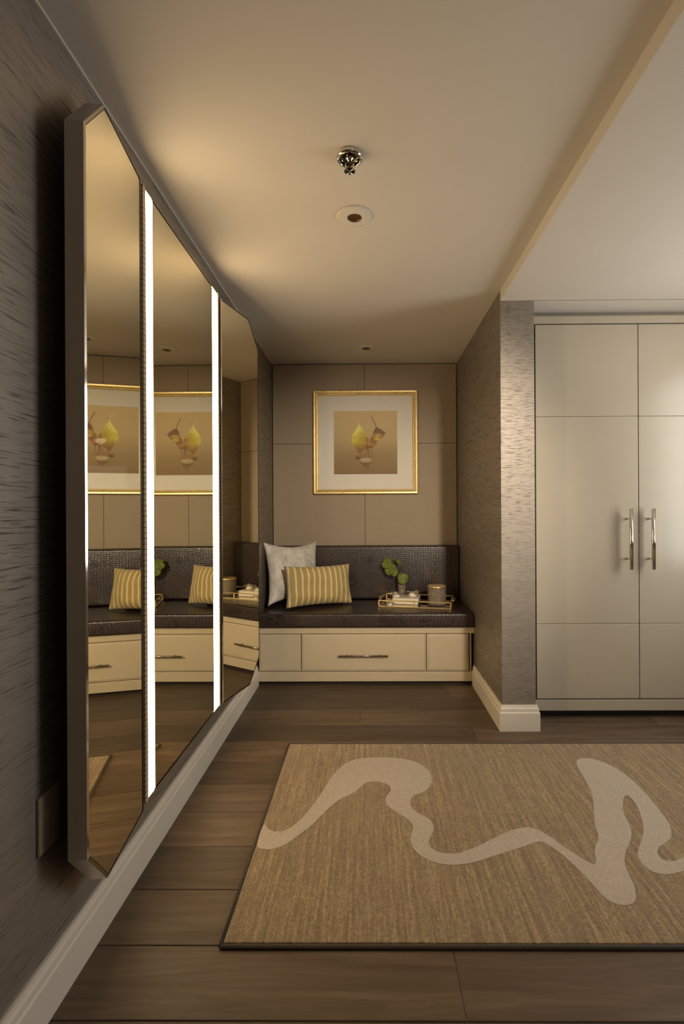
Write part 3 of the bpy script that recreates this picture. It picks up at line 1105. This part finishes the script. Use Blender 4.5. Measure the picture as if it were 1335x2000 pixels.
# ------------------------------------------------------------------ wardrobe
YW = 2.820
wd = empty('wardrobe', (0, YW, 0))
tag(wd, 'tall built-in beige wardrobe with two doors right of the pillar', 'wardrobe')
wx0, wx1, ws = .968, 2.150, 1.557
box('carcass', .918, wx1 + .02, .030, .60, .05, 2.316, M['cabinet'], wd)
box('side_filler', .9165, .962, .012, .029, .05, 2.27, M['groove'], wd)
box('top_rail', .9165, wx1 + .02, -.002, .04, 2.274, 2.317, M['cabinet'], wd, .0015, 1)
box('ceiling_filler', .9165, wx1 + .02, .048, .09, 2.3160, 2.3475, M['cabinet'], wd)
box('plinth', .9165, wx1 + .02, -.002, .029, .048, .110, M['cabinet'], wd, .002, 2)
box('toe_kick', .9165, wx1 + .02, .06, .55, 0.0, .0495, M['dark'], wd)
for x0, x1, hx in ((wx0 + .001, ws - .002, 1.487), (ws + .002, wx1, 1.612)):
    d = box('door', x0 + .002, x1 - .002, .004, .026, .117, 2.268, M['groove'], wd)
    zz = [.1155, .548, 1.739, 2.2685]
    for a, b in zip(zz, zz[1:]):
        box('panel', x0, x1, 0, .0045, a + .0011, b - .0011, M['cabinet'], d, .0016, 2)
    bm = bmesh.new()
    yy = -.050
    add_tube(bm, [(hx, yy, .864), (hx, yy, 1.207)], .0105, 20)
    for z in (.921, 1.149):
        add_tube(bm, [(hx, -.0005, z), (hx, yy, z)], .0052, 12)
    from_bm('handle', bm, M['chrome'], d, True)['label'] = 'polished chrome bar handle'

# ------------------------------------------------------------------ rug
RX0, RX1, RY0, RY1, RH = -.410, 1.930, 1.340, 2.503, .012
rg_ = empty('area_rug', ((RX0 + RX1) / 2, (RY0 + RY1) / 2, 0))
tag(rg_, 'tan striated area rug with a pale winding band pattern on the floor', 'rug')
rc = Vector(((RX0 + RX1) / 2, (RY0 + RY1) / 2, 0))
b_ = box('pile', RX0 + .006 - rc.x, RX1 - .006 - rc.x, RY0 + .006 - rc.y, RY1 - .006 - rc.y, .001, RH, M['rug'], rg_, .003, 2)
bm = bmesh.new()
cs = [(RX0, RY0), (RX1, RY0), (RX1, RY1), (RX0, RY1)]
for (xa, ya), (xb, yb) in zip(cs, cs[1:] + cs[:1]):
    add_tube(bm, [(xa - rc.x, ya - rc.y, .0062), (xb - rc.x, yb - rc.y, .0062)], .006, 10)
from_bm('binding', bm, M['binding'], rg_, True)
BAND = [(-0.4035, 1.872), (-0.379, 1.823), (-0.342, 1.807), (-0.307, 1.819), (-0.277, 1.859), (-0.244, 1.925), (-0.208, 2.029), (-0.177, 2.151), (-0.141, 2.256), (-0.097, 2.32), (-0.038, 2.351), (0.04, 2.357), (0.126, 2.354), (0.202, 2.333), (0.256, 2.277), (0.28, 2.209), (0.275, 2.136), (0.252, 2.089), (0.215, 2.057), (0.184, 2.042), (0.167, 2.004), (0.168, 1.955), (0.193, 1.92), (0.228, 1.893), (0.245, 1.854), (0.236, 1.807), (0.215, 1.769), (0.209, 1.735), (0.228, 1.708), (0.263, 1.695), (0.307, 1.695), (0.355, 1.717), (0.413, 1.75), (0.474, 1.789), (0.537, 1.825), (0.595, 1.84), (0.634, 1.817), (0.664, 1.773), (0.693, 1.717), (0.724, 1.673), (0.751, 1.639), (0.767, 1.656), (0.780, 1.700), (0.800, 1.735), (0.826, 1.769), (0.844, 1.813), (0.85, 1.854), (0.89, 1.943), (0.92, 2.016), (0.944, 2.107), (0.957, 2.208), (0.965, 2.286), (0.989, 2.335), (1.029, 2.352), (1.081, 2.335), (1.124, 2.285), (1.15, 2.207), (1.159, 2.135), (1.159, 2.041), (1.146, 1.943), (1.14, 1.876), (1.117, 1.813), (1.085, 1.77), (1.047, 1.745), (1.014, 1.726), (0.993, 1.696), (0.993, 1.664), (1.024, 1.656), (1.074, 1.678), (1.18, 1.717), (1.30, 1.79), (1.44, 1.90), (1.58, 2.06), (1.72, 2.12), (1.9225, 2.10), (1.9225, 1.99), (1.74, 2.01), (1.64, 1.95), (1.52, 1.80), (1.38, 1.68), (1.24, 1.64), (1.121, 1.631), (1.033, 1.615), (0.969, 1.596), (0.929, 1.607), (0.912, 1.639), (0.92, 1.69), (0.948, 1.726), (1.001, 1.793), (1.035, 1.854), (1.068, 1.943), (1.082, 2.021), (1.07, 2.049), (1.033, 2.003), (0.994, 1.92), (0.984, 1.865), (0.97, 1.813), (0.932, 1.754), (0.891, 1.708), (0.859, 1.656), (0.843, 1.599), (0.838, 1.553), (0.817, 1.503), (0.796, 1.479), (0.76, 1.472), (0.728, 1.485), (0.716, 1.516), (0.704, 1.575), (0.685, 1.639), (0.658, 1.708), (0.625, 1.754), (0.601, 1.758), (0.555, 1.735), (0.49, 1.708), (0.421, 1.681), (0.36, 1.655), (0.309, 1.642), (0.254, 1.64), (0.203, 1.659), (0.164, 1.699), (0.147, 1.744), (0.154, 1.797), (0.168, 1.844), (0.155, 1.88), (0.116, 1.92), (0.078, 1.962), (0.064, 2.004), (0.076, 2.047), (0.096, 2.081), (0.09, 2.117), (0.059, 2.142), (0.012, 2.15), (-0.024, 2.128), (-0.049, 2.081), (-0.079, 2.047), (-0.122, 2.016), (-0.162, 1.955), (-0.192, 1.898), (-0.22, 1.844), (-0.258, 1.793), (-0.298, 1.739), (-0.338, 1.715), (-0.376, 1.716), (-0.4035, 1.729)]
P = BAND
for _ in range(2):
    Q = []
    for i in range(len(P)):
        a, b = P[i], P[(i + 1) % len(P)]
        Q += [(.75 * a[0] + .25 * b[0], .75 * a[1] + .25 * b[1]), (.25 * a[0] + .75 * b[0], .25 * a[1] + .75 * b[1])]
    P = Q
bm = bmesh.new()
lo = [bm.verts.new((x - rc.x, y - rc.y, RH - .003)) for x, y in P]
hi = [bm.verts.new((x - rc.x, y - rc.y, RH + .0012)) for x, y in P]
for i in range(len(P)):
    j = (i + 1) % len(P)
    bm.faces.new((lo[i], lo[j], hi[j], hi[i]))
top = bm.faces.new(hi)
bmesh.ops.triangulate(bm, faces=[top], ngon_method='EAR_CLIP')
from_bm('pattern_band', bm, M['rugband'], rg_)['label'] = 'pale cream winding band woven into the rug'
